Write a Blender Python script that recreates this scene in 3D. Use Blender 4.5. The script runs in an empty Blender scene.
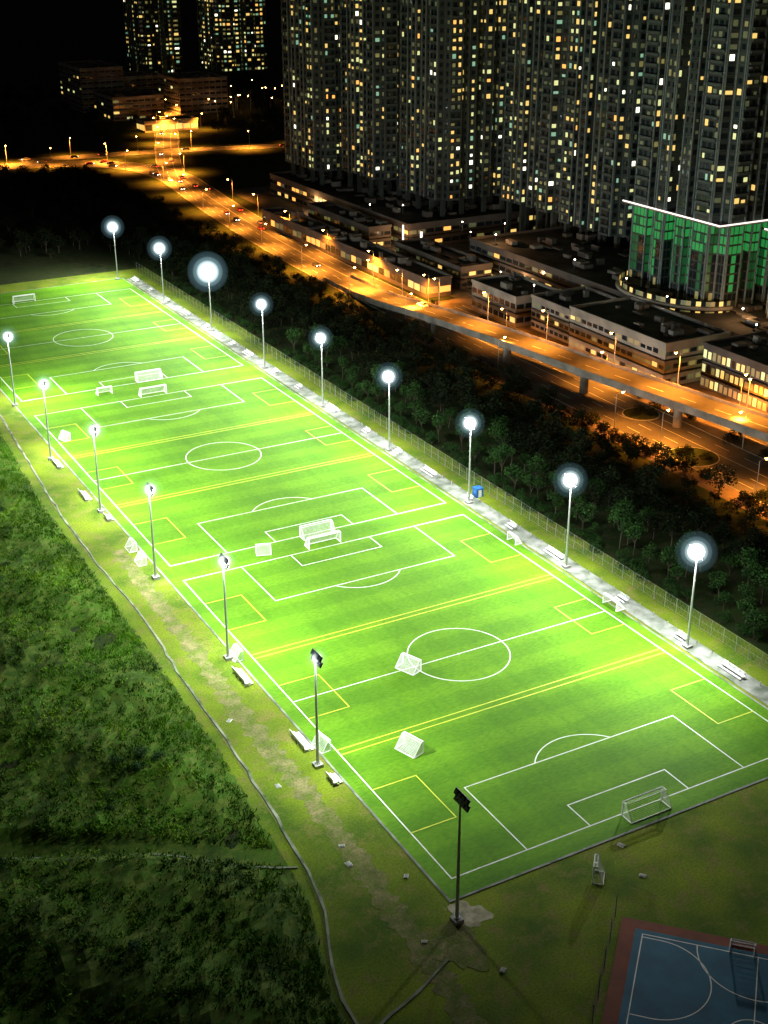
import bpy, math, random, bmesh
import numpy as np
from mathutils import Vector, Matrix
random.seed(7); np.random.seed(7)
scene=bpy.context.scene
COL=scene.collection

# ---------------------------------------------------------------- materials
def mat(name,col,rough=0.8,col2=None,scale=1.0,detail=4,bump=0.0,metal=0.0,emit=None,estr=0.0,lo=0.35,hi=0.65,spec=0.3):
    m=bpy.data.materials.new(name); m.use_nodes=True
    nt=m.node_tree; b=nt.nodes['Principled BSDF']
    b.inputs['Roughness'].default_value=rough; b.inputs['Metallic'].default_value=metal
    b.inputs['Specular IOR Level'].default_value=spec
    if col2 is None: col2=tuple(c*0.75 for c in col)
    tc=nt.nodes.new('ShaderNodeTexCoord'); nz=nt.nodes.new('ShaderNodeTexNoise')
    nz.inputs['Scale'].default_value=scale; nz.inputs['Detail'].default_value=detail
    nt.links.new(tc.outputs['Object'],nz.inputs['Vector'])
    r=nt.nodes.new('ShaderNodeValToRGB')
    r.color_ramp.elements[0].position=lo; r.color_ramp.elements[0].color=(*col2,1)
    r.color_ramp.elements[1].position=hi; r.color_ramp.elements[1].color=(*col,1)
    nt.links.new(nz.outputs['Fac'],r.inputs['Fac']); nt.links.new(r.outputs['Color'],b.inputs['Base Color'])
    if bump>0:
        bp=nt.nodes.new('ShaderNodeBump'); bp.inputs['Strength'].default_value=bump; bp.inputs['Distance'].default_value=0.1
        nt.links.new(nz.outputs['Fac'],bp.inputs['Height']); nt.links.new(bp.outputs['Normal'],b.inputs['Normal'])
    if emit:
        b.inputs['Emission Color'].default_value=(*emit,1); b.inputs['Emission Strength'].default_value=estr
        m.cycles.emission_sampling='NONE'
    return m
def mixn(nt,a,b,fac,mode='MIX'):
    n=nt.nodes.new('ShaderNodeMix'); n.data_type='RGBA'; n.blend_type=mode
    for s,v in ((n.inputs[6],a),(n.inputs[7],b),(n.inputs[0],fac)):
        if hasattr(v,'is_linked'): nt.links.new(v,s)
        else: s.default_value=v
    return n.outputs[2]

def turf_mat():
    m=mat('artificial_turf',(0.132,0.30,0.009),0.8,(0.092,0.225,0.007),scale=0.07,detail=8,spec=0.10)
    nt=m.node_tree; b=nt.nodes['Principled BSDF']
    base=b.inputs['Base Color'].links[0].from_socket
    tc=[n for n in nt.nodes if n.type=='TEX_COORD'][0]
    sx=nt.nodes.new('ShaderNodeSeparateXYZ'); nt.links.new(tc.outputs['Object'],sx.inputs[0])
    md=nt.nodes.new('ShaderNodeMath'); md.operation='PINGPONG'; md.inputs[1].default_value=4.2
    nt.links.new(sx.outputs['Y'],md.inputs[0])
    rm=nt.nodes.new('ShaderNodeMapRange'); rm.inputs[1].default_value=1.7; rm.inputs[2].default_value=2.5
    rm.inputs[3].default_value=0.0; rm.inputs[4].default_value=1.0; nt.links.new(md.outputs[0],rm.inputs[0])
    c1=mixn(nt,base,(0.80,0.86,0.8,1),rm.outputs[0],'MULTIPLY')
    n2=nt.nodes.new('ShaderNodeTexNoise'); n2.inputs['Scale'].default_value=2.2; n2.inputs['Detail'].default_value=8
    mp=nt.nodes.new('ShaderNodeMapping'); mp.inputs['Scale'].default_value=(0.5,1.2,1)
    nt.links.new(tc.outputs['Object'],mp.inputs[0]); nt.links.new(mp.outputs[0],n2.inputs['Vector'])
    r2=nt.nodes.new('ShaderNodeMapRange'); r2.inputs[1].default_value=0.3; r2.inputs[2].default_value=0.7; r2.inputs[3].default_value=0; r2.inputs[4].default_value=1
    nt.links.new(n2.outputs['Fac'],r2.inputs[0])
    c2=mixn(nt,c1,(0.62,0.73,0.6,1),r2.outputs[0],'MULTIPLY')
    # worn goal mouths and centre strips, longitudinal seams
    n3=nt.nodes.new('ShaderNodeTexNoise'); n3.inputs['Scale'].default_value=1.0; n3.inputs['Detail'].default_value=5
    mp3=nt.nodes.new('ShaderNodeMapping'); mp3.inputs['Scale'].default_value=(0.35,0.03,1)
    nt.links.new(tc.outputs['Object'],mp3.inputs[0]); nt.links.new(mp3.outputs[0],n3.inputs['Vector'])
    r3=nt.nodes.new('ShaderNodeMapRange'); r3.inputs[1].default_value=0.5; r3.inputs[2].default_value=0.75
    nt.links.new(n3.outputs['Fac'],r3.inputs[0])
    c3=mixn(nt,c2,(0.8,0.86,0.8,1),r3.outputs[0],'MULTIPLY')
    nt.links.new(c3,b.inputs['Base Color'])
    return m
def grass_ground_mat(name,a,bcol,c,s1,s2,lo2=.45,hi2=.62):
    m=mat(name,a,0.95,bcol,scale=s1,detail=8,bump=0.3,spec=0.1)
    nt=m.node_tree;b=nt.nodes['Principled BSDF']; base=b.inputs['Base Color'].links[0].from_socket
    tc=[n for n in nt.nodes if n.type=='TEX_COORD'][0]
    n2=nt.nodes.new('ShaderNodeTexNoise'); n2.inputs['Scale'].default_value=s2; n2.inputs['Detail'].default_value=10; n2.inputs['Roughness'].default_value=0.65
    nt.links.new(tc.outputs['Object'],n2.inputs['Vector'])
    r2=nt.nodes.new('ShaderNodeMapRange'); r2.inputs[1].default_value=lo2; r2.inputs[2].default_value=hi2
    nt.links.new(n2.outputs['Fac'],r2.inputs[0])
    c1=mixn(nt,base,(*c,1),r2.outputs[0])
    n4=nt.nodes.new('ShaderNodeTexNoise'); n4.inputs['Scale'].default_value=3.0; n4.inputs['Detail'].default_value=6; n4.inputs['Roughness'].default_value=0.7
    nt.links.new(tc.outputs['Object'],n4.inputs['Vector'])
    r4=nt.nodes.new('ShaderNodeMapRange'); r4.inputs[1].default_value=.4; r4.inputs[2].default_value=.65
    nt.links.new(n4.outputs['Fac'],r4.inputs[0])
    nt.links.new(mixn(nt,c1,(.55,.58,.5,1),r4.outputs[0],'MULTIPLY'),b.inputs['Base Color'])
    return m
M={}
M['turf']=turf_mat()
M['line']=mat('white_line_paint',(0.8,0.8,0.78),0.6,(0.62,0.65,0.58),scale=.5)
M['yline']=mat('yellow_line_paint',(0.62,0.68,0.04),0.6,(0.45,0.54,0.03),scale=.5)
M['ground']=grass_ground_mat('ground_grass',(0.03,0.05,0.012),(0.015,0.028,0.008),(0.045,0.045,0.02),0.05,0.35)
M['verge']=grass_ground_mat('verge_grass',(0.19,0.25,0.016),(0.075,0.135,0.012),(0.20,0.18,0.05),0.10,0.3,.5,.68)
M['wild']=grass_ground_mat('wild_ground',(0.07,0.15,0.012),(0.03,0.06,0.008),(0.10,0.13,0.02),0.08,0.6)
M['blade']=grass_ground_mat('wild_grass_blades',(0.10,0.25,0.010),(0.025,0.06,0.006),(0.19,0.32,0.015),0.05,0.10,.5,.66)
M['dirt']=grass_ground_mat('dirt',(0.27,0.23,0.11),(0.12,0.14,0.04),(0.12,0.17,0.025),0.4,0.5)
M['sand']=mat('sand',(0.42,0.38,0.27),0.95,(0.2,0.18,0.1),scale=0.8)
M['conc']=mat('concrete',(0.36,0.36,0.34),0.9,(0.24,0.24,0.22),scale=0.6)
M['concd']=mat('weathered_concrete',(0.24,0.22,0.19),0.9,(0.13,0.12,0.10),scale=0.3,detail=8)
M['walk']=mat('walkway_paving',(0.27,0.28,0.26),0.85,(0.09,0.11,0.08),scale=0.35,detail=8)
M['chan']=mat('channel_concrete',(0.32,0.32,0.26),0.9,(0.05,0.08,0.03),scale=0.25,detail=8)
M['asph']=mat('asphalt',(0.095,0.09,0.085),0.75,(0.06,0.057,0.055),scale=0.15,detail=8)
M['pave']=mat('brick_paving',(0.2,0.15,0.11),0.85,(0.06,0.045,0.03),scale=0.12,detail=8)
M['pole']=mat('galvanised_steel',(0.45,0.46,0.46),0.45,(0.36,0.37,0.37),metal=0.6)
M['dark']=mat('dark_metal',(0.03,0.03,0.03),0.6)
M['white']=mat('white_paint',(0.8,0.8,0.8),0.5,(0.7,0.7,0.7))
M['net']=mat('white_net',(0.75,0.75,0.75),0.8)
M['lens']=mat('floodlight_lens',(0.8,0.8,0.8),0.3,emit=(0.97,1.0,1.0),estr=260)
M['lensdim']=mat('floodlight_lens_weak',(0.8,0.8,0.8),0.3,emit=(0.9,0.97,1.0),estr=12)
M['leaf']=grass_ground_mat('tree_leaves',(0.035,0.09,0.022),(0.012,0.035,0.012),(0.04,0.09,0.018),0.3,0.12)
M['leaf_unlit']=grass_ground_mat('unlit_tree_leaves',(0.014,0.024,0.009),(0.007,0.012,0.005),(0.02,0.026,0.009),0.3,0.12)  # shaded copy of the tree leaves: lack of light put into the colour
M['bark']=mat('bark',(0.08,0.065,0.045),0.9,(0.05,0.035,0.025),scale=3)
M['wall']=mat('tower_wall',(0.075,0.09,0.08),0.8,(0.045,0.055,0.05),scale=0.06)
M['wallw']=mat('rendered_white_wall',(0.42,0.38,0.32),0.8,(0.22,0.20,0.17),scale=0.12,detail=7)
M['roof']=mat('roof_felt',(0.07,0.07,0.065),0.9,(0.03,0.03,0.028),scale=0.15,detail=8)
M['walld']=mat('podium_wall',(0.15,0.13,0.11),0.85,(0.08,0.07,0.065),scale=0.1,detail=7)
M['ledge']=mat('balcony_slab',(0.11,0.135,0.13),0.7)
M['fin']=mat('pale_pilaster',(0.24,0.29,0.29),0.7)
M['glass']=mat('dark_window_glass',(0.02,0.03,0.035),0.12,(0.015,0.02,0.025),spec=0.6)
M['w1']=mat('lit_window_warm',(0.6,0.5,0.3),0.5,emit=(1.0,0.66,0.17),estr=1.0)
M['w2']=mat('lit_window_pale',(0.6,0.6,0.4),0.5,emit=(0.90,0.92,0.38),estr=0.85)
M['w3']=mat('lit_window_cool',(0.5,0.6,0.6),0.5,emit=(0.35,0.75,0.48),estr=0.5)
M['w4']=mat('lit_window_dim',(0.4,0.3,0.2),0.5,emit=(0.65,0.6,0.17),estr=0.22)
M['w7']=mat('lit_window_faint',(0.3,0.3,0.2),0.5,emit=(0.5,0.6,0.25),estr=0.09)
M['w5']=mat('lit_window_orange',(0.6,0.4,0.2),0.5,emit=(1.0,0.42,0.08),estr=1.5)
M['w6']=mat('lit_window_bright',(0.8,0.8,0.7),0.5,emit=(1.0,0.95,0.7),estr=2.4)
M['green']=mat('green_lit_glass',(0.05,0.3,0.12),0.4,(0.03,0.2,0.06),scale=0.25,emit=(0.05,0.55,0.12),estr=0.34)
M['green2']=mat('green_dim_glass',(0.03,0.15,0.07),0.4,(0.02,0.1,0.04),scale=0.25,emit=(0.04,0.40,0.10),estr=0.10)
M['strip']=mat('light_strip',(0.8,0.8,0.8),0.4,emit=(1.0,0.85,0.78),estr=1.6)
M['sod']=mat('sodium_lamp',(0.8,0.5,0.2),0.4,emit=(1.0,0.45,0.10),estr=80)
M['red']=mat('tail_lamp',(0.5,0.02,0.02),0.4,emit=(1.0,0.05,0.02),estr=14)
M['head']=mat('head_lamp',(0.8,0.8,0.8),0.4,emit=(1.0,0.85,0.6),estr=25)
M['blue']=mat('blue_court_surface',(0.015,0.12,0.20),0.8,(0.01,0.08,0.14),scale=0.25)
M['redc']=mat('red_court_surface',(0.20,0.05,0.02),0.85,(0.14,0.035,0.015),scale=0.25)
M['car1']=mat('car_paint_light',(0.6,0.6,0.6),0.3); M['car2']=mat('car_paint_dark',(0.05,0.05,0.06),0.3); M['car3']=mat('car_paint_red',(0.35,0.03,0.02),0.3)
M['tyre']=mat('tyre',(0.02,0.02,0.02),0.9)
M['bluep']=mat('blue_plastic',(0.03,0.15,0.45),0.5)

# ---------------------------------------------------------------- mesh builder
class MB:
    def __init__(s): s.v=[];s.f=[];s.m=[];s.keys=[]
    def k(s,key):
        if key not in s.keys: s.keys.append(key)
        return s.keys.index(key)
    def poly(s,pts,key):
        n=len(s.v); s.v.extend([tuple(p) for p in pts]); s.f.append(tuple(range(n,n+len(pts)))); s.m.append(s.k(key))
    def box(s,x0,x1,y0,y1,z0,z1,key,T=None,bottom=True):
        P=[(x0,y0,z0),(x1,y0,z0),(x1,y1,z0),(x0,y1,z0),(x0,y0,z1),(x1,y0,z1),(x1,y1,z1),(x0,y1,z1)]
        if T is not None: P=[tuple(T@Vector(p)) for p in P]
        n=len(s.v); s.v.extend(P); mi=s.k(key)
        F=[(4,5,6,7),(0,1,5,4),(1,2,6,5),(2,3,7,6),(3,0,4,7)]
        if bottom: F.append((3,2,1,0))
        for f in F: s.f.append(tuple(n+i for i in f)); s.m.append(mi)
    def cyl(s,a,b,r0,r1,key,n=8,cap=True):
        a=Vector(a);b=Vector(b);d=(b-a).normalized()
        q=d.to_track_quat('Z','Y').to_matrix()
        st=len(s.v);mi=s.k(key)
        for c,r in ((a,r0),(b,r1)):
            for i in range(n):
                t=2*math.pi*i/n; s.v.append(tuple(c+q@Vector((r*math.cos(t),r*math.sin(t),0))))
        for i in range(n):
            j=(i+1)%n; s.f.append((st+i,st+j,st+n+j,st+n+i)); s.m.append(mi)
        if cap:
            s.f.append(tuple(st+n+i for i in range(n))); s.m.append(mi)
            s.f.append(tuple(st+n-1-i for i in range(n))); s.m.append(mi)
    def mesh(s,name):
        me=bpy.data.meshes.new(name); me.from_pydata(s.v,[],s.f)
        for k in s.keys: me.materials.append(M[k])
        me.polygons.foreach_set('material_index',s.m); me.update(); return me
    def obj(s,name,parent=None,loc=None):
        o=bpy.data.objects.new(name,s.mesh(name)); COL.objects.link(o)
        if parent: o.parent=parent
        if loc: o.location=loc
        return o
def empty(name,loc=(0,0,0)):
    e=bpy.data.objects.new(name,None); e.location=loc; COL.objects.link(e); return e
def inst(name,me,loc,rz=0,sc=1,parent=None):
    o=bpy.data.objects.new(name,me); o.location=loc; o.rotation_euler=(0,0,rz)
    o.scale=(sc,sc,sc) if not isinstance(sc,tuple) else sc
    COL.objects.link(o)
    if parent: o.parent=parent
    return o
def ribbon(mb,pts,w,key,z=None,thick=0.0,jit=0.0,sub=6.0):
    P=[Vector((p[0],p[1],p[2] if len(p)>2 else (z or 0))) for p in pts]
    Q=[]
    n=len(P)
    for i in range(n-1):
        p0=P[max(0,i-1)];p1=P[i];p2=P[i+1];p3=P[min(n-1,i+2)]
        k=max(1,int((p2-p1).length/sub))
        for j in range(k):
            t=j/k
            Q.append(0.5*((2*p1)+(-p0+p2)*t+(2*p0-5*p1+4*p2-p3)*t*t+(-p0+3*p1-3*p2+p3)*t**3))
    Q.append(P[-1])
    L=[];R=[]
    for i,q in enumerate(Q):
        d=(Q[min(i+1,len(Q)-1)]-Q[max(i-1,0)]); d.z=0; d.normalize(); nn=Vector((-d.y,d.x,0))
        L.append(q+nn*(w/2+random.uniform(-jit,jit))); R.append(q-nn*(w/2+random.uniform(-jit,jit)))
    for i in range(len(Q)-1):
        mb.poly([R[i],R[i+1],L[i+1],L[i]],key)
        if thick>0:
            dz=Vector((0,0,-thick))
            mb.poly([R[i]+dz,R[i+1]+dz,R[i+1],R[i]],key)
            mb.poly([L[i+1]+dz,L[i]+dz,L[i],L[i+1]],key)
    return Q,L,R

# ---------------------------------------------------------------- ground
BX=[(-400,-68),(-130,-68),(-100,-64),(-75,-58.5),(-60,-56),(-45,-51.5),(-5,-48.5),(56,-47),(101,-46.5),(159,-43),(220,-40),(420,-30)]
def bound(y): return np.interp(y,[b[0] for b in BX],[b[1] for b in BX])
mb=MB(); mb.poly([(-3500,-1500,0),(3500,-1500,0),(3500,5500,0),(-3500,5500,0)],'ground'); mb.obj('ground')
mb=MB()
ysv=[-130,-100,-75,-60,-45,-5,56,101,159,220,300]
for a,b in zip(ysv[:-1],ysv[1:]):
    ra=100 if a<-60 else 48; rb=100 if b<-60 else 48
    mb.poly([(float(bound(a))-.5,a,.02),(ra,a,.02),(rb,b,.02),(float(bound(b))-.5,b,.02)],'verge')
mb.obj('grass_verge')
mb=MB(); mb.poly([(-35,-54,0.05),(35,-54,0.05),(35,288,0.05),(-35,288,0.05)],'turf')
mb.obj('football_pitch_turf')
LZ=0.065
ln=MB()
def seg(x0,y0,x1,y1,w=0.2,key='line',z=LZ):
    d=Vector((x1-x0,y1-y0,0)); d.normalize(); n=Vector((-d.y,d.x,0))*w/2; e=d*w/2
    a=Vector((x0,y0,z))-e; b=Vector((x1,y1,z))+e
    ln.poly([a-n,b-n,b+n,a+n],key)
def arc(cx,cy,r,a0,a1,w=0.2,key='line',z=LZ+0.004,n=48):
    for i in range(n):
        t0=a0+(a1-a0)*i/n;t1=a0+(a1-a0)*(i+1)/n
        p=[]
        for (t,rr) in ((t0,r-w/2),(t0,r+w/2),(t1,r+w/2),(t1,r-w/2)): p.append((cx+rr*math.cos(t),cy+rr*math.sin(t),z))
        ln.poly(p[::-1],key)
L2=50.4;W2=32.6
for C in (0,108.1,221.9):
    for sx in (-1,1): seg(sx*W2,C-L2,sx*W2,C+L2)
    for sy in (-1,1): seg(-W2,C+sy*L2,W2,C+sy*L2,z=LZ+0.004)
    seg(-W2,C,W2,C,z=LZ+0.004); arc(0,C,9.15,0,2*math.pi)
    arc(0,C,0.12,0,2*math.pi,w=0.24,n=12)
    for sy in (-1,1):
        g=C+sy*L2; p=g-sy*16.5; q=g-sy*5.5
        for hw,yy in ((20.16,p),(9.16,q)):
            seg(-hw,g,-hw,yy);seg(hw,g,hw,yy);seg(-hw,yy,hw,yy,z=LZ+0.008)
        pen=g-sy*11; al=math.acos(5.5/9.15); base=-sy*math.pi/2
        arc(0,pen,9.15,base-al,base+al)
    for k in (-1,0,1):
        yc=C+k*33.5
        for sx in (-1,1):
            seg(sx*W2,yc-5.8,sx*25,yc-5.8,0.2,'yline',LZ+0.014);seg(sx*W2,yc+5.8,sx*25,yc+5.8,0.2,'yline',LZ+0.014);seg(sx*25,yc-5.8,sx*25,yc+5.8,0.2,'yline',LZ+0.018)
    for yy in (-17.4,-16.0,16.0,17.4): seg(-W2,C+yy,W2,C+yy,0.22,'yline',LZ+0.012)
ln.obj('pitch_markings')
mb=MB(); mb.box(36.0,40.0,-75,286,0.0,0.12,'walk')
for i in range(90): mb.box(39.2,39.35,-74+i*4,-73.9+i*4,0.13,0.9,'pole')
mb.obj('walkway')
mb=MB()
for (a,b,c,d) in ((-35.35,-35,-54.35,288.35),(35,35.35,-54.35,288.35)): mb.box(a,b,c,d,0,0.1,'walk')
mb.box(-35,35,-54.35,-54,0,0.1,'walk'); mb.box(-35,35,288,288.35,0,0.1,'walk'); mb.obj('pitch_kerb')
mb=MB(); ribbon(mb,[(-39.5,70),(-40.5,30),(-41.5,0),(-41.5,-30),(-42.5,-50),(-44,-75),(-48,-100)],3.2,'dirt',z=0.035,jit=0.7,sub=.8); mb.obj('dirt_path')
def blob(cx,cy,r,key,z,name,sq=1.0):
    mb=MB(); pts=[]
    ph=random.random()*6
    for i in range(36):
        t=2*math.pi*i/36; rr=r*(1+0.18*math.sin(3*t+ph)+0.12*math.sin(7*t+2*ph)+random.uniform(-.07,.07)); pts.append((cx+rr*math.cos(t),cy+rr*math.sin(t)*sq,z))
    mb.poly(pts,key); mb.obj(name)
blob(-34.5,-57.5,2.6,'sand',0.045,'sand_patch'); blob(-38.6,-62,3.2,'dirt',0.05,'dirt_patch',1.3)
def channel(pts,name,w=0.8,two=True,kw=.3):
    mb=MB(); Q,L,R=ribbon(mb,pts,w*0.6,'dirt',z=0.04,sub=3)
    for S in ((L,R) if two else (L,)):
        ribbon(mb,[(p.x+random.uniform(-.15,.15),p.y,0.18) for p in S],kw,'chan',thick=0.18,sub=50,jit=0.1)
    mb.obj(name)
channel([(-38,200),(-41,159),(-43,125),(-44.5,101),(-45.4,68),(-44.8,40),(-46.3,16),(-46.8,-5),(-48.8,-35),(-51,-48),(-55.4,-60),(-57,-75),(-62,-95)],'drainage_channel',.8,False,.38)
channel([(-50,-38),(-56,-34.5),(-66,-26),(-76,-22),(-85,-16.5),(-120,-2)],'drainage_channel',0.6,False,.25)
mb=MB(); ribbon(mb,[(-60,-78),(-57,-71),(-53,-68),(-47,-66),(-41,-63)],.4,'chan',z=.1,thick=.08,jit=.08,sub=1.5); mb.obj('garden_kerb')

# ---------------------------------------------------------------- wild terrain (left)
def hnoise(x,y):
    return (np.sin(x*0.11+1.3)*np.cos(y*0.09)+0.6*np.sin(x*0.27+y*0.19)+0.4*np.sin(x*0.63-y*0.51)+0.25*np.sin(x*1.3+y*1.1)*np.cos(y*1.7-x*.4))
ys=np.arange(-150,430,1.3); fr=np.linspace(0,1,110)**1.25
X=np.zeros((len(ys),len(fr)));Y=np.zeros_like(X)
for i,y in enumerate(ys):
    X[i]=bound(y)-fr*170; Y[i]=y
def terrain_z(X,Y):
    d=np.clip((bound(Y)-X)/6,0,1)
    return d*(0.85+0.55*hnoise(X,Y))
Z=terrain_z(X,Y)+np.random.uniform(-.15,.15,X.shape)
TX=[49.5,57,66,85,120,300]; TY=[-36.5,-31,-24.5,-14.5,1,78]
ty=np.interp(-X,TX,TY)
cut=np.clip(1-np.maximum(0,np.abs(Y-ty)-2.0)/2.0,0,1)
Z=Z*(1-cut)+cut*0.0+0.03
v=np.stack([X,Y,Z],-1).reshape(-1,3); nC=len(fr);nR=len(ys)
idx=np.arange(nR*nC).reshape(nR,nC)
f=np.stack([idx[:-1,:-1],idx[1:,:-1],idx[1:,1:],idx[:-1,1:]],-1).reshape(-1,4)[:,::-1]
me=bpy.data.meshes.new('hillside'); me.from_pydata(v.tolist(),[],f.tolist()); me.materials.append(M['wild']); 
COL.objects.link(bpy.data.objects.new('terrain_embankment',me))
def tufts(name,xs,ys_,zs,hmin,hmax,matkey,per=5):
    n=len(xs); V=np.zeros((n,per,3,3)); 
    for k in range(per):
        a=np.random.uniform(0,2*np.pi,n); w=np.random.uniform(.05,.16,n); h=np.random.uniform(hmin,hmax,n)
        ox=np.random.normal(0,.35,n); oy=np.random.normal(0,.35,n); lx=np.random.normal(0,.3,n);ly=np.random.normal(0,.3,n)
        V[:,k,0]=np.stack([xs+ox-w*np.cos(a),ys_+oy-w*np.sin(a),zs],-1)
        V[:,k,1]=np.stack([xs+ox+w*np.cos(a),ys_+oy+w*np.sin(a),zs],-1)
        V[:,k,2]=np.stack([xs+ox+lx,ys_+oy+ly,zs+h],-1)
    V=V.reshape(-1,3); F=np.arange(len(V)).reshape(-1,3)
    me=bpy.data.meshes.new(name); me.vertices.add(len(V)); me.vertices.foreach_set('co',V.ravel())
    me.loops.add(len(V)); me.loops.foreach_set('vertex_index',F.ravel())
    me.polygons.add(len(F)); me.polygons.foreach_set('loop_start',np.arange(0,len(V),3)); 
    me.materials.append(M[matkey]); me.update(calc_edges=True); me.validate()
    o=bpy.data.objects.new(name,me); COL.objects.link(o); return o
N=110000
yy=np.random.uniform(-110,300,N)**1.0; dd=np.random.uniform(0,1,N)**1.3*120; xx=bound(yy)-0.8-dd
dens=hnoise(xx*2.1+5,yy*2.3); keep=(dens+np.random.normal(0,.6,N)>-0.5)
ty=np.interp(-xx,TX,TY); keep&=(np.abs(yy-ty)>2.2)
xx,yy=xx[keep],yy[keep]
tufts('wild_grass',xx,yy,terrain_z(xx,yy)-0.1,0.2,0.65,'blade',7)
# ---------------------------------------------------------------- trees
def tree_mesh(seed,h=8,cr=3.4,leaves=620,lk='leaf'):
    rnd=random.Random(seed); mb=MB()
    th=h*0.42
    mb.cyl((0,0,0),(0.2,0.1,th),0.22,0.13,'bark',7)
    clumps=[]
    for i in range(7):
        a=i*2.4+rnd.random(); r=cr*rnd.uniform(.35,.75); z=h*rnd.uniform(.5,.88)
        c=Vector((r*math.cos(a),r*math.sin(a),z)); clumps.append((c,cr*rnd.uniform(.32,.52)))
        mb.cyl((0.2,0.1,th*rnd.uniform(.7,1)),c,0.09,0.03,'bark',5,False)
    clumps.append((Vector((0,0,h*.85)),cr*.5))
    for i in range(leaves):
        c,r=rnd.choice(clumps)
        d=Vector((rnd.gauss(0,1),rnd.gauss(0,1),rnd.gauss(0,.75))).normalized()*r*rnd.uniform(.55,1.12)
        p=c+d; s=rnd.uniform(.18,.42)
        q=Vector((rnd.gauss(0,1),rnd.gauss(0,1),rnd.gauss(0,1)+.6)).normalized().to_track_quat('Z','Y').to_matrix()
        mb.poly([p+q@Vector((-s,0,0)),p+q@Vector((0,-s*.6,0)),p+q@Vector((s,0,0)),p+q@Vector((0,s*.6,0))],lk)
    return mb.mesh('tree_%d'%seed)
TM=[tree_mesh(i,h=random.uniform(6.5,9.5),cr=random.uniform(2.8,4)) for i in range(6)]
TD=[tree_mesh(20+i,h=random.uniform(6.5,8.5),cr=random.uniform(2.8,4),lk='leaf_unlit') for i in range(5)]
belt=empty('tree_belt'); 
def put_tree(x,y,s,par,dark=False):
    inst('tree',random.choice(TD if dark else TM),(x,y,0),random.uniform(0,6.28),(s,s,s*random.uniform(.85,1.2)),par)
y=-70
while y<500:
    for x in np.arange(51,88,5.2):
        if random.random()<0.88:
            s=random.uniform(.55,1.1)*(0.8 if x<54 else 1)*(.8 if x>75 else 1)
            put_tree(x+random.uniform(-1.8,1.8),y+random.uniform(-2,2),s,belt,(x+random.uniform(-5,5)>57.5+max(0,(60-y)*.04)) or y>180)  # rows farther from the floodlights take the shaded leaf copy
    y+=5.3
grove=empty('tree_grove')
for i in range(280):
    x=random.uniform(-140,48); y=random.uniform(330,525)
    put_tree(x,y,random.uniform(.5,1.0),grove,True)
for i in range(200):
    x=random.uniform(-60,330); y=random.uniform(580,860)
    if abs(x-(150+(y-560)*.55))<22: continue
    put_tree(x,y,random.uniform(.8,1.4),grove,True)
bushes=empty('bush_scatter')
for i in range(70):
    y=random.uniform(-90,280); x=float(bound(y))-8-random.random()**1.1*100
    inst('bush',random.choice(TM),(x,y,float(terrain_z(np.array(x),np.array(y)))-1.0*0.9),random.uniform(0,6),(random.uniform(.3,.5),)*2+(random.uniform(.18,.3),),bushes)
for i in range(150):
    y=random.uniform(-80,290); inst('bush',random.choice(TM),(random.uniform(46.5,50),y,-1.2),random.uniform(0,6),(.45,.45,.4),bushes)
# ---------------------------------------------------------------- fence
mb=MB()
for i in range(125):
    y=-100+i*3.2; mb.cyl((43.6,y,0),(43.6,y,3.2),0.05,0.05,'pole',5)
for z in (0.3,1.7,3.15): mb.box(43.59,43.61,-100,297,z,z+0.03,'pole')
for i in range(400):
    y=-100+i; mb.poly([(43.6,y,0.3),(43.6,y+0.02,0.3),(43.6,y+1.0,3.15),(43.6,y+.98,3.15)],'pole'); mb.poly([(43.6,y+1,0.3),(43.6,y+1.02,0.3),(43.6,y+.02,3.15),(43.6,y,3.15)],'pole')
mb.obj('chain_link_fence')

# ---------------------------------------------------------------- goals
def goal_mesh(w,h,d,pr=0.08,top=0.0,step=0.35,nw=0.03):
    mb=MB()
    for s in (-1,1):
        mb.cyl((s*w/2,0,0),(s*w/2,0,h),pr,pr,'white',8)
        mb.cyl((s*w/2,0,h),(s*w/2,top+.01,h),pr*.7,pr*.7,'white',6)
        mb.cyl((s*w/2,top,h),(s*w/2,d,0.05),pr*.7,pr*.7,'white',6)
        mb.cyl((s*w/2,0,0.05),(s*w/2,d,0.05),pr*.8,pr*.8,'white',6)
    mb.cyl((-w/2,0,h),(w/2,0,h),pr,pr,'white',8); mb.cyl((-w/2,d,0.06),(w/2,d,0.06),pr*.8,pr*.8,'white',6)
    if top>0: mb.cyl((-w/2,top,h),(w/2,top,h),pr*.6,pr*.6,'white',6)
    def strip(a,b,n):
        a=Vector(a);b=Vector(b);n=Vector(n)*nw/2; mb.poly([a-n,b-n,b+n,a+n],'net')
    sl=Vector((0,d-top,-h+.06)); m=int(w/step)
    for i in range(m+1):
        x=-w/2+w*i/m; strip((x,top,h),(x,d,.06),(1,0,0))
        if top>0: strip((x,0,h),(x,top,h),(1,0,0))
    k=max(3,int(sl.length/step)); sn=sl.normalized()
    for i in range(1,k): 
        p=Vector((0,top,h))+sl*i/k; strip((-w/2,p.y,p.z),(w/2,p.y,p.z),sn)
        for s in (-1,1): strip((s*w/2,0,p.z),(s*w/2,p.y,p.z),(0,0,1))
    for s in (-1,1):
        q=int(d/step)
        for i in range(1,q):
            yv=d*i/q; zt=h if yv<top else h*(1-(yv-top)/(d-top)); strip((s*w/2,yv,0),(s*w/2,yv,zt),(0,1,0))
    return mb.mesh('goal_mesh')
GB=goal_mesh(7.32,2.44,2.2,0.11,0.8,.25,.035)
GS=goal_mesh(4.0,2.1,2.2,0.10,0.5,0.2,0.045)
GT=goal_mesh(3.0,1.9,1.6,0.08,0.5,0.2,0.035)
pi=math.pi
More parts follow.
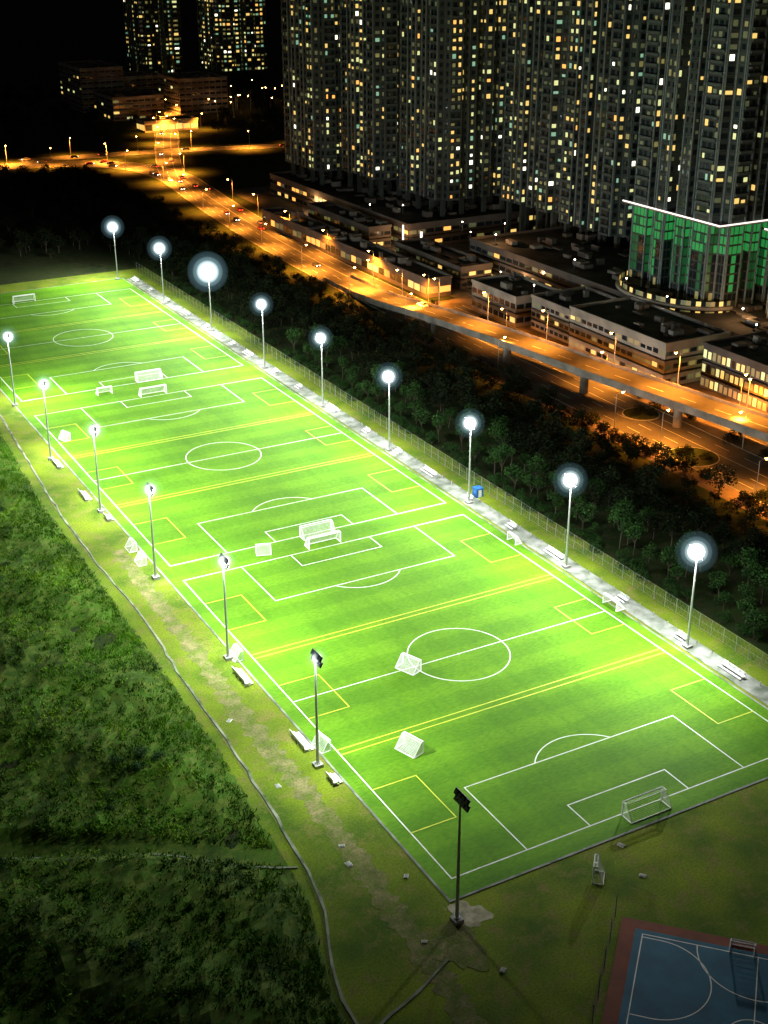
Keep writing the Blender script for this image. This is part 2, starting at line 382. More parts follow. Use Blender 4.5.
for (x,y,r) in ((0,-L2-.3,pi),(-1,L2+0.6,0),(0,108.1-L2-.2,pi),(0.5,108.1+L2+0.3,0),(4,221.9-L2+2,pi),(-5,221.9+L2,0)):
    inst('football_goal',GB,(x,y,0.05),r)
for (x,y,r) in ((-9.5,0.2,pi*0.62),(-21.6,-21.2,pi*0.60),(-11,166,0),(34.2,0.8,-pi/2)):
    inst('five_a_side_goal',GS,(x,y,0.05),r)
for (x,y,r) in ((-33.6,-14,pi/2*1.1),(-34.4,18,pi/2),(-36.2,69,pi/2),(-30,138,pi*.6),(33.9,33.5,-pi/2),(-36.6,62,pi/2),(-13.5,54.5,pi*.9)):
    inst('training_goal',GT,(x,y,0.05),r)
inst('training_goal',GT,(-15.6,-59.5,0.05),-2.3,(0.9,.9,1.5))

def bench_mesh(L=5.5):
    mb=MB()
    mb.box(-L/2,L/2,-.25,.25,.42,.5,'white'); mb.box(-L/2,L/2,.3,.36,.6,1.0,'white'); mb.box(-L/2,L/2,-.75,-.45,.2,.27,'white')
    for i in range(5):
        x=-L/2+.2+(L-.4)*i/4; mb.box(x-.04,x+.04,-.7,.3,0,.1,'pole'); mb.box(x-.04,x+.04,-.04,.04,.1,.42,'pole'); mb.box(x-.04,x+.04,.25,.3,.1,1.0,'pole'); mb.box(x-.04,x+.04,-.62,-.56,.1,.2,'pole')
    return mb.mesh('bench')
BM=bench_mesh(); BM2=bench_mesh(2.6)
for (x,y) in ((-37.2,11),(-36.8,-11.5),(-36.8,-22.8),(-37.4,100),(-37.4,122),(-36.5,86)): inst('team_bench',BM if y not in (-22.8,86) else BM2,(x,y,.02),pi/2,(1,1.5,1.3))
for k in range(19):
    yb=-30+k*17.3+random.uniform(-3,3); inst('team_bench',BM2 if k%3 else BM,(38.2,yb,.12),-pi/2,(1,1.3,1.1))
mb=MB()
mb.box(-.5,.5,-.35,.35,0,.06,'white'); mb.box(-.42,.42,-.27,.27,.065,.12,'conc'); CV=mb.mesh('cover')
for (x,y) in ((-42.5,-37),(-43.5,-41),(-35.5,-56.5),(-37.8,-47),(-36,-68),(-42,-59),(-9.5,-62.5),(-8,-56),(-44.5,-20),(-44,0)): inst('concrete_cover',CV,(x,y,.05),random.random()*3,random.uniform(.7,1.1))
mb=MB(); mb.box(-.9,.9,-.9,.9,0,2.0,'bluep'); mb.box(-.95,.95,-.95,.95,2.0,2.15,'bluep'); mb.box(-.4,.4,-.93,-.9,.1,1.8,'white'); mb.obj('portable_toilet',loc=(41,57.5,0))

# ---------------------------------------------------------------- floodlights
def glow_mat(name,col,s):  # emission-only volume: a painted glow, nothing scatters lamp light
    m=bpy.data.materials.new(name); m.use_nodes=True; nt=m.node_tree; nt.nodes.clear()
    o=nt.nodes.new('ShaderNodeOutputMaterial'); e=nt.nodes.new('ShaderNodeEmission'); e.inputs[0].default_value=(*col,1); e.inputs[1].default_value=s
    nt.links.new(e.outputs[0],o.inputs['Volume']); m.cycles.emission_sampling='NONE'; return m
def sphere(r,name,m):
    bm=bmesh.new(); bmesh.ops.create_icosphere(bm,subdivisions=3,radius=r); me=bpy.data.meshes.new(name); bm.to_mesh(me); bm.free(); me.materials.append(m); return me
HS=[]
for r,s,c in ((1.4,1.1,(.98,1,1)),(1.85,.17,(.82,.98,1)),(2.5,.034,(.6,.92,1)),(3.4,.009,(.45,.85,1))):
    HS.append(sphere(r,'glow_shell',glow_mat('painted_glow_%d'%(r*100),c,s)))  # nested emissive shells imitate the glare around a lamp
def flood_meshes(lens):
    p=MB(); p.box(-.7,.7,-.7,.7,0,.6,'conc'); p.cyl((0,0,.6),(0,0,19.6),.26,.13,'pole',10); p.cyl((0,0,.6),(0,0,.8),.4,.4,'pole',10)
    for z in (18.6,19.5): p.box(-.06,.06,-1.5,1.5,z-.05,z+.05,'pole')
    h=MB()
    for z in (18.75,19.7):
        for y in (-1.2,-.4,.4,1.2):
            T=Matrix.Translation((.25,y,z))@Matrix.Rotation(math.radians(28),4,'Y')
            h.box(-.12,.12,-.37,.37,-.4,.4,'dark',T); h.box(.125,.14,-.34,.34,-.37,.37,lens,T)
            h.box(-.2,-.125,-.22,.22,-.2,.2,'pole',T)
    return p.mesh('pole'),h.mesh('lamp_head')
FP,FH=flood_meshes('lens'); _,FHd=flood_meshes('lensdim'); _,FHo=flood_meshes('glass')
def flood(x,y,side,power,hz=1.0):
    e=empty('floodlight_pole',(x,y,0)); rz=0 if side<0 else pi
    inst('pole',FP,(0,0,0),rz,1,e)
    inst('lamp_head',FH if power>15000 else (FHd if power>0 else FHo),(0,0,0),rz,1,e)
    if power<=0: return
    s=-side
    L=bpy.data.lights.new('floodlight','AREA'); L.shape='DISK'; L.size=1.6; L.energy=power; L.color=(0.97,1.0,0.95)
    o=bpy.data.objects.new('floodlight_beam',L); COL.objects.link(o); o.parent=e; o.location=(s*.75,0,18.9)
    a=math.radians(34); d=Vector((s*math.cos(a),0,-math.sin(a))); o.rotation_euler=d.to_track_quat('-Z','Y').to_euler()
    L=bpy.data.lights.new('added_fill','AREA'); L.shape='DISK'; L.size=.8; L.energy=((8500 if y<0 else 13500) if y<130 else 9000) if side<0 else power*.09; L.color=(0.85,1.0,0.88)  # added back-facing fill to brighten embankment and trees; no such lamp on the pole
    o=bpy.data.objects.new('added_back_fill',L); COL.objects.link(o); o.parent=e; o.location=(-s*.35,0,19.1); o.rotation_euler=Vector((-s*.85,0,-.5)).to_track_quat('-Z','Y').to_euler()
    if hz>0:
        for me in HS: inst('painted_lamp_glow',me,(s*.3,0,19.2),0,hz,e)
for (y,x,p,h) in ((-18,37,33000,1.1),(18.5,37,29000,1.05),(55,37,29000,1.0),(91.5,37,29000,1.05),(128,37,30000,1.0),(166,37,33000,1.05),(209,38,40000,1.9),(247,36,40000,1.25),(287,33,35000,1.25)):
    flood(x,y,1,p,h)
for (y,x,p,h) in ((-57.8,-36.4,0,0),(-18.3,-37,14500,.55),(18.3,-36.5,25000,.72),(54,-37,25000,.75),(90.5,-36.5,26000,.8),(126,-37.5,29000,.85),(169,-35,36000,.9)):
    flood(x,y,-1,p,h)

# ---------------------------------------------------------------- sports court
ct=empty('sports_court',(-17,-68,0)); ct.rotation_euler=(0,0,math.radians(-46))
mb=MB(); mb.box(-.3,38,-34,.3,0,.08,'redc'); mb.obj('surround',ct)
mb=MB(); mb.poly([(1.6,-32,.09),(36,-32,.09),(36,-1.4,.09),(1.6,-1.4,.09)],'blue'); mb.obj('playing_surface',ct)
ln=MB(); z=.1
seg(2.6,-2.2,34,-2.2,.14,z=z);seg(2.6,-30,2.6,-2.2,.14,z=z);seg(34,-30,34,-2.2,.14,z=z)
arc(5.0,-9.5,6.75,-pi/2,pi/2,.14,z=z+.004); seg(2.6,-16.25,5,-16.25,.14,z=z); seg(2.6,-2.75,5,-2.75,.14,z=z)
arc(17,-2.2,7.5,-pi,0,.14,z=z+.004); arc(17,-16,3,0,2*pi,.14,z=z+.004); seg(17,-30,17,-2.2,.14,z=z+.008)
ln.obj('court_lines',ct)
inst('football_goal',GT,(15,-2.4,.1),0,1.0,ct)
mb=MB()
for i in range(5): mb.cyl((-1.2,-i*5,0),(-1.2,-i*5,4),.05,.05,'dark',5)
for z in (.3,2,3.95): mb.box(-1.22,-1.18,-20,0,z,z+.05,'dark')
mb.obj('court_fence',ct)

# ---------------------------------------------------------------- roads
def road(name,pts,w,z=0.03,lanes=4):
    mb=MB(); Q,L,R=ribbon(mb,pts,w,'asph',z=z,sub=5)
    for S,sg in ((L,1),(R,-1)):
        ribbon(mb,[(p.x,p.y,p.z+.14) for p in S],.3,'conc',thick=.14,sub=100)
    for k in range(1,lanes):
        off=(k/lanes-.5)*w
        for i in range(len(Q)-1):
            if i%2 and k!=lanes//2: continue
            a=Q[i]+(L[i]-R[i]).normalized()*off; b=Q[i+1]+(L[i+1]-R[i+1]).normalized()*off
            n=(L[i]-R[i]).normalized()*.07; u=Vector((0,0,.012)); mb.poly([a-n+u,b-n+u,b+n+u,a+n+u],'line')
    mb.obj(name); return Q,L,R
main=[(103,-80),(104,20),(105,120),(106,200),(107,270),(111.5,340),(117,395),(123,445),(126,480),(118,516),(92,540),(54,549),(0,549),(-60,541),(-160,530)]
MQ,ML,MR=road('road',main,19,0.03,5)
BQ,BL,BR=road('road',[(124,470),(136,510),(150,550),(172,610),(205,690),(260,800)],13,0.06,3)
CQ,CL,CR=road('road',[(70,562),(110,560),(150,556),(204,545),(300,520)],13,0.09,4)
SQ,SL,SR=road('road',[(123.5,-60),(123.5,60),(121.5,150),(121,196)],6,0.03,2)
mb=MB(); mb.poly([(113.7,-80,.015),(140,-80,.015),(140,205,.015),(115.5,205,.015)],'pave'); mb.poly([(127,205,.015),(240,205,.015),(240,430,.015),(135,430,.015)],'asph'); mb.poly([(88,-80,.015),(94,-80,.015),(96,205,.015),(90,205,.015)],'pave'); mb.obj('pavement')
vd=empty('viaduct')
vp=[(104,250,.12),(102,225,1.2),(99.5,200,3.6),(98.5,172,6.6),(102,131,8),(106,98,8),(111,65,8),(115,36,8),(121,-5,8),(130,-70,8)]
mb=MB(); VQ,VL,VR=ribbon(mb,vp,10.5,'asph',thick=.1,sub=5)
for i in range(0,len(VQ)-1,2):
    n=(VL[i]-VR[i]).normalized()*.08; u=Vector((0,0,.02)); mb.poly([VQ[i]-n+u,VQ[i+1]-n+u,VQ[i+1]+n+u,VQ[i]+n+u],'line')
mb.obj('deck',vd)
mb=MB()
for S in (VL,VR): ribbon(mb,[(p.x,p.y,p.z+.9) for p in S],.3,'concd',thick=2.0,sub=100)
mb.obj('parapet',vd)
mb=MB(); ribbon(mb,[(p.x,p.y,p.z-.15) for p in VQ if p.z>2.5],6,'concd',thick=1.6,sub=100)
G=[q for q in VQ if q.z>2.5]
for i in range(len(G)-1):
    a,b=G[i],G[i+1]; mb.poly([(a.x-3,a.y,a.z-1.75),(a.x+3,a.y,a.z-1.75),(b.x+3,b.y,b.z-1.75),(b.x-3,b.y,b.z-1.75)],'concd')
mb.obj('girder',vd)
mb=MB()
for y in (172,138,104,70,36,2,-32):
    q=min(VQ,key=lambda p:abs(p.y-y)); mb.cyl((q.x,q.y,0),(q.x,q.y,q.z-2.6),1.2,1.2,'concd',12); mb.box(q.x-2.8,q.x+2.8,q.y-1,q.y+1,q.z-2.6,q.z-1.76,'concd')
mb.obj('piers',vd)
for (cx,cy,r) in ((99.5,52,6.5),(108,82,5),(98,24,4)):
    mb=MB()
    for i in range(28):
        t0=2*pi*i/28;t1=2*pi*(i+1)/28
        mb.poly([(cx,cy,.16),(cx+(r-.3)*math.cos(t0),cy+(r-.3)*math.sin(t0),.16),(cx+(r-.3)*math.cos(t1),cy+(r-.3)*math.sin(t1),.16)],'ground')
        for (ra,rb,za,zb) in ((r-.3,r,.18,.18),(r,r,.18,.03)):
            mb.poly([(cx+ra*math.cos(t0),cy+ra*math.sin(t0),za),(cx+rb*math.cos(t0),cy+rb*math.sin(t0),zb),(cx+rb*math.cos(t1),cy+rb*math.sin(t1),zb),(cx+ra*math.cos(t1),cy+ra*math.sin(t1),za)],'conc')
    o=mb.obj('roundabout_island')
    for i in range(5):
        a=random.random()*6; inst('island_shrub',random.choice(TD),(cx+math.cos(a)*r*.5,cy+math.sin(a)*r*.5,-1.2),a,(.4,.4,.4),o)
verge2=empty('roadside_shrubs')
for i in range(60):
    x=random.choice((random.uniform(89,94),random.uniform(114.5,119))); y=random.uniform(0,200)
    inst('shrub',random.choice(TD),(x,y,-1.4),random.random()*6,(.5,.5,.5),verge2)
for i in range(14):
    x=random.uniform(126,150); y=random.uniform(-10,40) if i<4 else random.uniform(205,285); inst('tree',random.choice(TD),(x,y,0),random.random()*6,.7,verge2)

mb=MB(); mb.cyl((0,0,0),(0,0,9.5),.12,.07,'pole',6); mb.cyl((0,0,9.5),(1.8,0,10),.06,.05,'pole',6); mb.box(1.5,2.4,-.18,.18,9.95,10.12,'pole'); mb.box(1.55,2.35,-.16,.16,9.86,9.945,'sod'); mb.cyl((1.95,0,9.86),(1.95,0,9.55),.3,.18,'sod',8); SLM=mb.mesh('street_lamp')
def slamp(x,y,z,rz,power,mesh=None):
    o=inst('street_lamp',SLM,(x,y,z),rz)
    if power:
        L=bpy.data.lights.new('sodium','SPOT'); L.energy=power; L.color=(1.0,.31,.03); L.spot_size=math.radians(140); L.spot_blend=.7; L.shadow_soft_size=.3
        l=bpy.data.objects.new('lamp_light',L); COL.objects.link(l); l.parent=o; l.location=(1.95,0,9.4)
def along(Q,L,R,step,power,both=True,ymin=-60,ymax=900,start=0):
    acc=start;side=0
    for i in range(len(Q)-1):
        acc+=(Q[i+1]-Q[i]).length
        if acc>=step:
            acc=0
            if Q[i].y<ymin or Q[i].y>ymax: continue
            S=L if side==0 else R; p=S[i]; d=Q[i]-p
            slamp(p.x-d.x*.04,p.y-d.y*.04,p.z,math.atan2(d.y,d.x),power*random.uniform(.5,1.4))
            if both: side=1-side
along(MQ,ML,MR,25,34000,True,0,170)
along(MQ,ML,MR,18,70000,True,170,440)
along(MQ,ML,MR,22,120000,True,440,760)
along(BQ,BL,BR,30,80000,True,500,800)
along(CQ,CL,CR,30,80000,True)
along(VQ,VL,VR,22,52000,False)
for (x,y) in ((131,30),(131,70),(96,15),(96,60),(180,625),(200,625),(170,622)): slamp(x,y,0,random.random()*6,45000)
def car_mesh(paint):
    mb=MB(); pr=[(-2.2,.35),(-2.2,.85),(-1.9,.98),(-1.45,1.02),(-.95,1.45),(.55,1.45),(1.15,1.0),(2.0,.85),(2.2,.65),(2.2,.35)]
    for s in (-1,1):
        pts=[(x,s*.88*(1 if z<1.1 else .8),z) for x,z in pr]; mb.poly(pts if s<0 else pts[::-1],paint)
    for i in range(len(pr)):
        a=pr[i];b=pr[(i+1)%len(pr)]; wa=.88*(1 if a[1]<1.1 else .8);wb=.88*(1 if b[1]<1.1 else .8)
        key='glass' if i in (3,5) else paint
        mb.poly([(a[0],-wa,a[1]),(a[0],wa,a[1]),(b[0],wb,b[1]),(b[0],-wb,b[1])],key)
    for s in (-1,1):
        mb.poly([(-1.3,s*.885,1.05),(-.9,s*.74,1.38),(.5,s*.74,1.38),(1.0,s*.885,1.05)],'glass')
        for x in (-1.35,1.35): mb.cyl((x,s*.7,.33),(x,s*.92,.33),.33,.33,'tyre',12)
        mb.box(2.18,2.23,s*.65-.18,s*.65+.18,.6,.76,'head'); mb.box(-2.24,-2.19,s*.65-.18,s*.65+.18,.7,.88,'red')
    return mb.mesh('car_'+paint)
CM=[car_mesh(k) for k in ('car1','car2','car3','car2')]
def cars(Q,w,n,ymin,ymax):
    idx=[i for i in range(1,len(Q)-1) if ymin<Q[i].y<ymax]
    for i in random.sample(idx,min(n,len(idx))):
        d=(Q[i+1]-Q[i]).normalized(); nn=Vector((-d.y,d.x,0)); lane=random.choice((-.3,-.1,.1,.3)); p=Q[i]+nn*lane*w
        inst('car',random.choice(CM),(p.x,p.y,p.z+.02),math.atan2(d.y,d.x)+(pi if lane>0 else 0))
cars(MQ,19,8,200,430); cars(MQ,19,34,430,640); cars(CQ,12,6,500,600); cars(BQ,12,6,500,700); cars(VQ,9,2,0,220)

# ---------------------------------------------------------------- buildings
def pick(rnd,lit):
    if rnd.random()>lit: return 'glass' if rnd.random()<.8 else 'w7'
    r=rnd.random()
    return 'w1' if r<.27 else 'w2' if r<.47 else 'w3' if r<.58 else 'w4' if r<.80 else 'w7' if r<.91 else 'w5' if r<.94 else 'w6'
def tower(x0,x1,y0,y1,z0,h,lit=.3,seed=1,st=3.05,bay=2.6,green=False,wide=1.0):
    rnd=random.Random(seed); E=empty('apartment_tower',((x0+x1)/2,(y0+y1)/2,0)); cx,cy=(x0+x1)/2,(y0+y1)/2
    Lx,Ly=x1-x0,y1-y0
    prof=[(0.10,0),(0.26,0),(0.26,2.2),(0.34,2.2),(0.34,0),(0.44,0),(0.44,5.5),(0.56,5.5),(0.56,0),(0.66,0),(0.66,2.2),(0.74,2.2),(0.74,0),(0.90,0)]
    c=3.2
    P=[]
    def side(o,d,n,L):
        for t,dep in prof:
            s=t*L; s=max(c,min(L-c,s)); P.append((o[0]+d[0]*s+n[0]*dep,o[1]+d[1]*s+n[1]*dep))
    hx,hy=Lx/2,Ly/2
    side((-hx,-hy),(1,0),(0,1),Lx); P.append((hx-c,-hy+c))
    side((hx,-hy),(0,1),(-1,0),Ly); P.append((hx-c,hy-c))
    side((hx,hy),(-1,0),(0,-1),Lx); P.append((-hx+c,hy-c))
    side((-hx,hy),(0,-1),(1,0),Ly); P.append((-hx+c,-hy+c))
    Q=[P[0]]
    for p in P[1:]:
        if (p[0]-Q[-1][0])**2+(p[1]-Q[-1][1])**2>.01: Q.append(p)
    P=Q
    wl=MB();wn=MB();bl=MB()
    n=len(P); nf=int((h-z0)/st)
    wl.poly([(p[0],p[1],h) for p in P],'wall')
    for i in range(n):
        a=P[i];b=P[(i+1)%n]; wl.poly([(a[0],a[1],z0),(b[0],b[1],z0),(b[0],b[1],h),(a[0],a[1],h)],'wall')
        dx,dy=b[0]-a[0],b[1]-a[1]; l=math.hypot(dx,dy)
        if l<1.5: continue
        dx/=l;dy/=l; nx,ny=dy,-dx
        k=max(1,round(l/bay)); wdt=l/k
        inner=abs(abs((a[0]+b[0])/2)-hx)>4.5 and abs(abs((a[1]+b[1])/2)-hy)>4.5
        edgep=rnd.choice((.5,.9,1.1,1.4))
        stackp=[rnd.choice((.08,.5,1.0,1.9,2.1))*edgep for _ in range(k)]
        flat=[[rnd.choice((.0,.6,1,1.3,2.0)) for _ in range((nf//2)+2)] for _ in range(k)]
        offs=[rnd.uniform(-.25,.25) for _ in range(k)]; wid=[rnd.uniform(.6,1.15) for _ in range(k)]
        if l>3:
            for s in (.02,l-.42):
                A=[(a[0]+dx*q+nx*r,a[1]+dy*q+ny*r) for q,r in ((s,.01),(s,.35),(s+.4,.35),(s+.4,.01))]
                for u in range(3): bl.poly([(*A[u],z0),(*A[u+1],z0),(*A[u+1],h),(*A[u],h)],'fin' if (green or i%4==1) else 'ledge')
        for fl in range(nf):
            zb=z0+fl*st
            if green and zb<38: continue
            kk='glass'
            for j in range(k):
                if inner: key='w4' if rnd.random()<.45 else ('w3' if rnd.random()<.2 else 'w7')
                elif rnd.random()<.22: key=kk
                else: key=pick(rnd,lit*stackp[j]*flat[j][fl//2])
                kk=key
                ww=wdt*rnd.uniform(.36,.66)*wide*wid[j] if key!='glass' else wdt*.6*wid[j]; s0=(j+.5+offs[j]*.5)*wdt-ww/2; s0=max(.1,s0); s1=min(l-.1,s0+ww)
                hh=1.5 if key=='glass' else rnd.uniform(.9,1.85)
                o=.06
                wn.poly([(a[0]+dx*s0+nx*o,a[1]+dy*s0+ny*o,zb+.95),(a[0]+dx*s1+nx*o,a[1]+dy*s1+ny*o,zb+.95),(a[0]+dx*s1+nx*o,a[1]+dy*s1+ny*o,zb+.95+hh),(a[0]+dx*s0+nx*o,a[1]+dy*s0+ny*o,zb+.95+hh)],key)
            if l>3.2:
                e=.9 if (i%3==0) else .3
                A=[(a[0]+dx*s+nx*q,a[1]+dy*s+ny*q) for s,q in ((.45,0.01),(.45,e),(l-.45,e),(l-.45,0.01))]
                z1=zb+.05;z2=zb+(.85 if e>.5 else .2)
                bl.poly([(*A[1],z1),(*A[2],z1),(*A[2],z2),(*A[1],z2)],'ledge')
                bl.poly([(*A[0],z2),(*A[1],z2),(*A[2],z2),(*A[3],z2)],'ledge')
                bl.poly([(*A[0],z1),(*A[1],z1),(*A[1],z2),(*A[0],z2)],'ledge'); bl.poly([(*A[2],z1),(*A[3],z1),(*A[3],z2),(*A[2],z2)],'ledge')
    if green:
        for i in range(n):
            a=P[i];b=P[(i+1)%n]; dx,dy=b[0]-a[0],b[1]-a[1]; l=math.hypot(dx,dy)
            if l<1: continue
            dx/=l;dy/=l;nx,ny=dy,-dx
            k=max(1,round(l/1.7)); colp=[rnd.random() for _ in range(k)]
            for zz in range(8):
                for j in range(k):
                    s0=j*l/k+.15;s1=(j+1)*l/k-.15; zb=14+zz*2.9
                    if zz>=5: key='green' if rnd.random()<.82 else 'green2'
                    elif zz>=1: key='green2' if colp[j]<.5 else ('green' if colp[j]>.88 else 'glass')
                    else: key='glass' if rnd.random()<.8 else 'w4'
                    o=.06; wn.poly([(a[0]+dx*s0+nx*o,a[1]+dy*s0+ny*o,zb),(a[0]+dx*s1+nx*o,a[1]+dy*s1+ny*o,zb),(a[0]+dx*s1+nx*o,a[1]+dy*s1+ny*o,zb+2.3),(a[0]+dx*s0+nx*o,a[1]+dy*s0+ny*o,zb+2.3)],key)
        r=.6
        bl.box(-hx-r,hx+r,-hy-r,hy+r,36.9,37.3,'wallw')
        bl.box(-hx-r-.1,-hx-r+.0,-hy-r,hy+r,37.32,37.75,'strip'); bl.box(-hx-r,hx+r,-hy-r-.1,-hy-r,37.32,37.75,'strip')
    bl.box(-hx*.3,hx*.3,-hy*.3,hy*.3,h,h+6,'wall')
    for sx in (-.8,-.3,.3,.8):
        for sy in (-.8,-.3,.3,.8): wl.box(sx*hx-.8,sx*hx+.8,sy*hy-.8,sy*hy+.8,0,z0,'wall',bottom=False)
    for (b_,nm) in ((wl,'walls'),(wn,'windows'),(bl,'balconies')): b_.obj(nm,E)
tower(156,192,370,408,16,160,.46,1)
tower(163,199,327,363,18,165,.36,2)
tower(168,204,284,320,16,165,.44,3,st=3.15)
tower(190,226,238,276,17,160,.50,4)
tower(188,224,196,234,16,160,.36,5,st=3.0)
tower(163,200,118,162,12,150,.15,6,green=True)
tower(172,208,66,108,12,150,.16,7,green=True)
tower(215,250,300,340,10,165,.3,8); tower(215,250,350,395,10,165,.3,9); tower(235,270,175,215,10,160,.3,10); tower(240,275,230,270,10,160,.3,14)
tower(246,280,858,900,10,190,.5,11,st=3.4,bay=4.2,wide=1.15)
tower(304,348,846,890,10,190,.55,12,st=3.4,bay=4.2,wide=1.15)

def block(name,x0,x1,y0,y1,h,floors,key='wallw',lit=.4,bay=3.5,litkeys=('w1','w4','w2'),wh=.45,z0=0,seed=3):
    rnd=random.Random(seed); E=empty(name,((x0+x1)/2,(y0+y1)/2,z0)); hx,hy=(x1-x0)/2,(y1-y0)/2
    mb=MB(); mb.box(-hx,hx,-hy,hy,0,h,key,bottom=False)
    mb.poly([(-hx+.2,-hy+.2,h+.05),(hx-.2,-hy+.2,h+.05),(hx-.2,hy-.2,h+.05),(-hx+.2,hy-.2,h+.05)],'roof')
    mb.box(-hx-.25,hx+.25,-hy-.25,-hy+.2,h+.003,h+1.0,key); mb.box(-hx-.25,hx+.25,hy-.2,hy+.25,h+.003,h+1.0,key)
    mb.box(-hx-.25,-hx+.2,-hy+.2,hy-.2,h+.003,h+1.0,key); mb.box(hx-.2,hx+.25,-hy+.2,hy-.2,h+.003,h+1.0,key)
    for i in range(max(1,int(hx*hy/18))):
        px,py=rnd.uniform(-hx*.8,hx*.8),rnd.uniform(-hy*.85,hy*.85); a_,b_=rnd.uniform(.4,2.0),rnd.uniform(.4,2.6); mb.box(px-a_,px+a_,py-b_,py+b_,h+.06+i*.002,h+rnd.uniform(.6,2.6),rnd.choice(('walld','concd','walld')))
    mb.obj('walls',E)
    wn=MB(); fh=h/floors
    for face in range(4):
        L=2*hy if face in(0,2) else 2*hx; k=max(1,int(L/bay)); w=L/k
        for fl in range(floors):
            for j in range(k):
                s0=-L/2+j*w+.3; s1=-L/2+(j+1)*w-.3; zb=fl*fh+fh*(1-wh)*.45; zt=zb+fh*wh*rnd.uniform(.75,1)
                kk=rnd.choice(litkeys) if rnd.random()<lit else 'glass'; o=.05
                if face==0: pts=[(-hx-o,s1,zb),(-hx-o,s0,zb),(-hx-o,s0,zt),(-hx-o,s1,zt)]
                elif face==1: pts=[(s0,-hy-o,zb),(s1,-hy-o,zb),(s1,-hy-o,zt),(s0,-hy-o,zt)]
                elif face==2: pts=[(hx+o,s0,zb),(hx+o,s1,zb),(hx+o,s1,zt),(hx+o,s0,zt)]
                else: pts=[(s1,hy+o,zb),(s0,hy+o,zb),(s0,hy+o,zt),(s1,hy+o,zt)]
                wn.poly(pts,kk)
            z=fl*fh
            if fl: wn.box(-hx-.3,-hx-.055,-hy-.3,hy,z-.2,z+.15,key); wn.box(-hx-.3,hx,-hy-.3,-hy-.055,z-.2,z+.15,key)
    wn.obj('windows',E)
block('station_building',118,128,210,348,6,1,'walld',.7,4.3,('w4','w1','w7','w5'),.45,seed=1)
block('retail_building',125,142,166,192,9,2,'wallw',.3,3,('w4','w1','w7'),.4,seed=2)
block('retail_building',129,150,143,163,10,3,'wallw',.3,2.4,('w4','w1','w7'),.4,seed=3)
block('retail_building',127,150,96,140,12,3,'wallw',.5,2.6,('w1','w4','w7','w4'),.35,seed=4)
block('glass_hall',137,160,40,92,12,3,'walld',.9,1.8,('w2','w2','w4','w4','w1'),.6,seed=5)
block('retail_building',134,160,-20,36,12,3,'wallw',.3,3,seed=6)
block('podium_building',152,235,60,236,11.5,3,'walld',.35,4,('w1','w4','w5','w7'),.4,seed=7)
block('podium_building',150,230,278,410,9,2,'walld',.35,4,('w1','w4','w5','w7'),.4,seed=8)
block('podium_building',135,148,215,262,7,2,'walld',.35,3,('w1','w4','w7'),.4,seed=9)
block('podium_building',136,146,285,340,8,2,'walld',.35,3,('w1','w4','w7'),.4,seed=10)
for (a,b,c,d,h,s) in ((165,200,690,730,14,1),(215,250,700,740,22,2),(160,190,740,790,28,3),(200,230,770,800,18,4)): block('office_block',a,b,c,d,h,int(h/3.5),'wallw',.08,4,seed=20+s)
block('petrol_station',165,200,630,645,6,1,'wallw',.9,5,('w5','w1'),.6,seed=31)
mb=MB()
for kz in (9.6,12.6):
    for i in range(40):
        t0=pi*0.5+pi*i/40;t1=pi*0.5+pi*(i+1)/40
        for (cx,cy,rx,ry) in ((168,138,16,22),):
            def pt(t,s,z): return (cx+(rx+s)*math.cos(t),cy+(ry+s)*math.sin(t),z)
            mb.poly([pt(t0,0,kz+.9),pt(t1,0,kz+.9),pt(t1,1.6,kz+.9),pt(t0,1.6,kz+.9)],'wallw'); mb.poly([pt(t0,1.6,kz),pt(t1,1.6,kz),pt(t1,1.6,kz+.9),pt(t0,1.6,kz+.9)],'wallw')
            mb.poly([pt(t0,.5,kz+.95),pt(t1,.5,kz+.95),pt(t1,.5,kz+2.4),pt(t0,.5,kz+2.4)],('w4','glass','w1','glass','w7')[i%5])
mb.obj('curved_terrace')
for (x,y) in ((150,282),(150,268)):
    mb=MB(); mb.box(-.5,.5,-.5,.5,0,.6,'conc'); mb.box(-.35,.35,-.35,.35,.6,9,'strip'); mb.box(-.5,.5,-.5,.5,9,9.3,'wallw'); mb.obj('light_column',loc=(x,y,0))
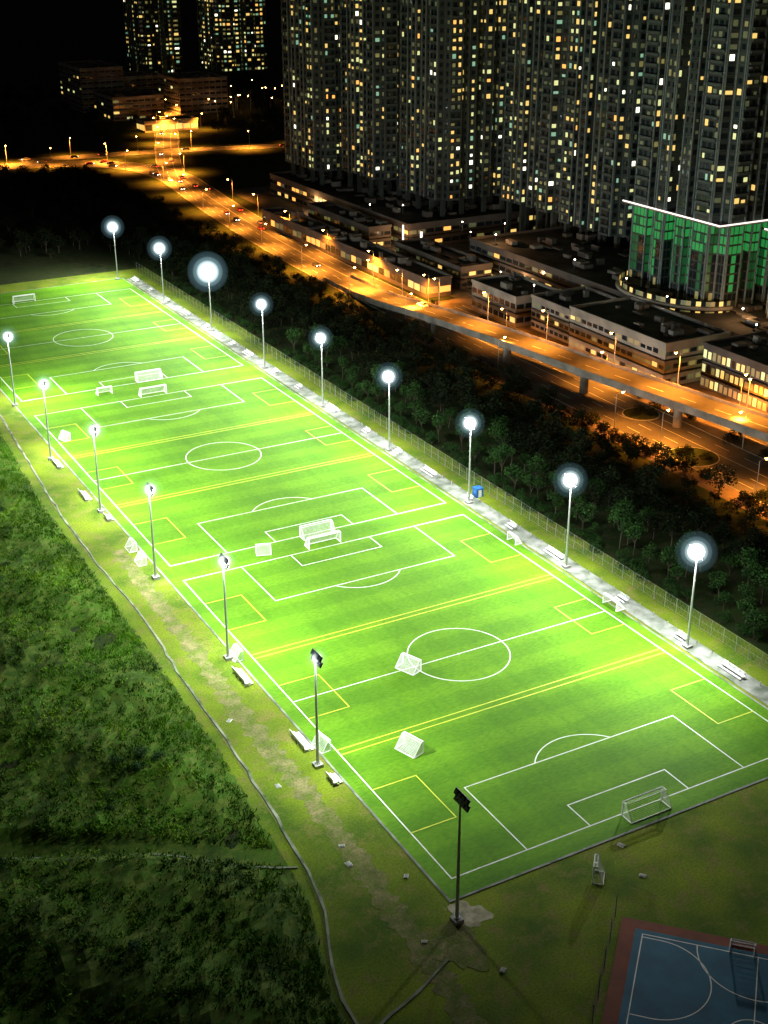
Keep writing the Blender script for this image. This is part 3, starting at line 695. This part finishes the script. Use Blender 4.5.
def wlamp(x,y,z,p,col=(1,.5,.2)):
    mb=MB(); mb.cyl((0,0,-3.5),(0,0,0),.06,.05,'pole',6); mb.cyl((0,0,0),(0,0,.35),.12,.25,'head',8); o=mb.obj('plaza_lamp',loc=(x,y,z))
    if p:
        L=bpy.data.lights.new('l','POINT'); L.energy=p; L.color=col; L.shadow_soft_size=.25; l=bpy.data.objects.new('lamp_light',L); COL.objects.link(l); l.parent=o; l.location=(0,0,.8)
for (x,y,z,p) in ((151,200,4,3000),(146,240,4,3000),(140,205,4,3000),(163,105,15.5,3500),(145,275,4,4000),(156,150,15.5,0),(131,165,13,0),(147,70,16,0),(148,360,4,4000),(152,215,4,0),(158,245,12,0),(165,262,12,0),(150,310,12,0),(160,300,12.5,0),(156,225,15,3500),(170,240,15,0),(158,180,15,0),(154,128,15,0),(156,92,15,0)): wlamp(x,y,z,p)
for i in range(34): slamp(random.uniform(215,340),random.uniform(640,820),0,random.random()*6,0)

# ---------------------------------------------------------------- world / sun / camera
w=bpy.data.worlds.new('World'); scene.world=w; w.use_nodes=True; nt=w.node_tree
sk=nt.nodes.new('ShaderNodeTexSky'); sk.sky_type='NISHITA'; sk.sun_disc=False; sk.sun_elevation=math.radians(4); sk.sun_rotation=math.radians(200)
nt.links.new(sk.outputs[0],nt.nodes['Background'].inputs[0]); nt.nodes['Background'].inputs[1].default_value=0.005
s=bpy.data.lights.new('sun','SUN'); s.energy=0.01; s.angle=math.radians(.5); s.color=(.8,.9,1); so=bpy.data.objects.new('sun',s); COL.objects.link(so); so.rotation_euler=(math.radians(50),0,math.radians(-60))
cam=bpy.data.cameras.new('camera'); cam.sensor_fit='VERTICAL'; cam.sensor_height=32; cam.lens=40.76; cam.clip_end=9000; cam.clip_start=1
c=bpy.data.objects.new('camera',cam); COL.objects.link(c); c.location=(-109.1,-169.4,118.54); c.rotation_euler=(math.radians(90-24.31),0,math.radians(-29)); scene.camera=c
scene.view_settings.view_transform='Standard'; scene.view_settings.look='None'; scene.view_settings.exposure=0
print('objs',len(bpy.data.objects))
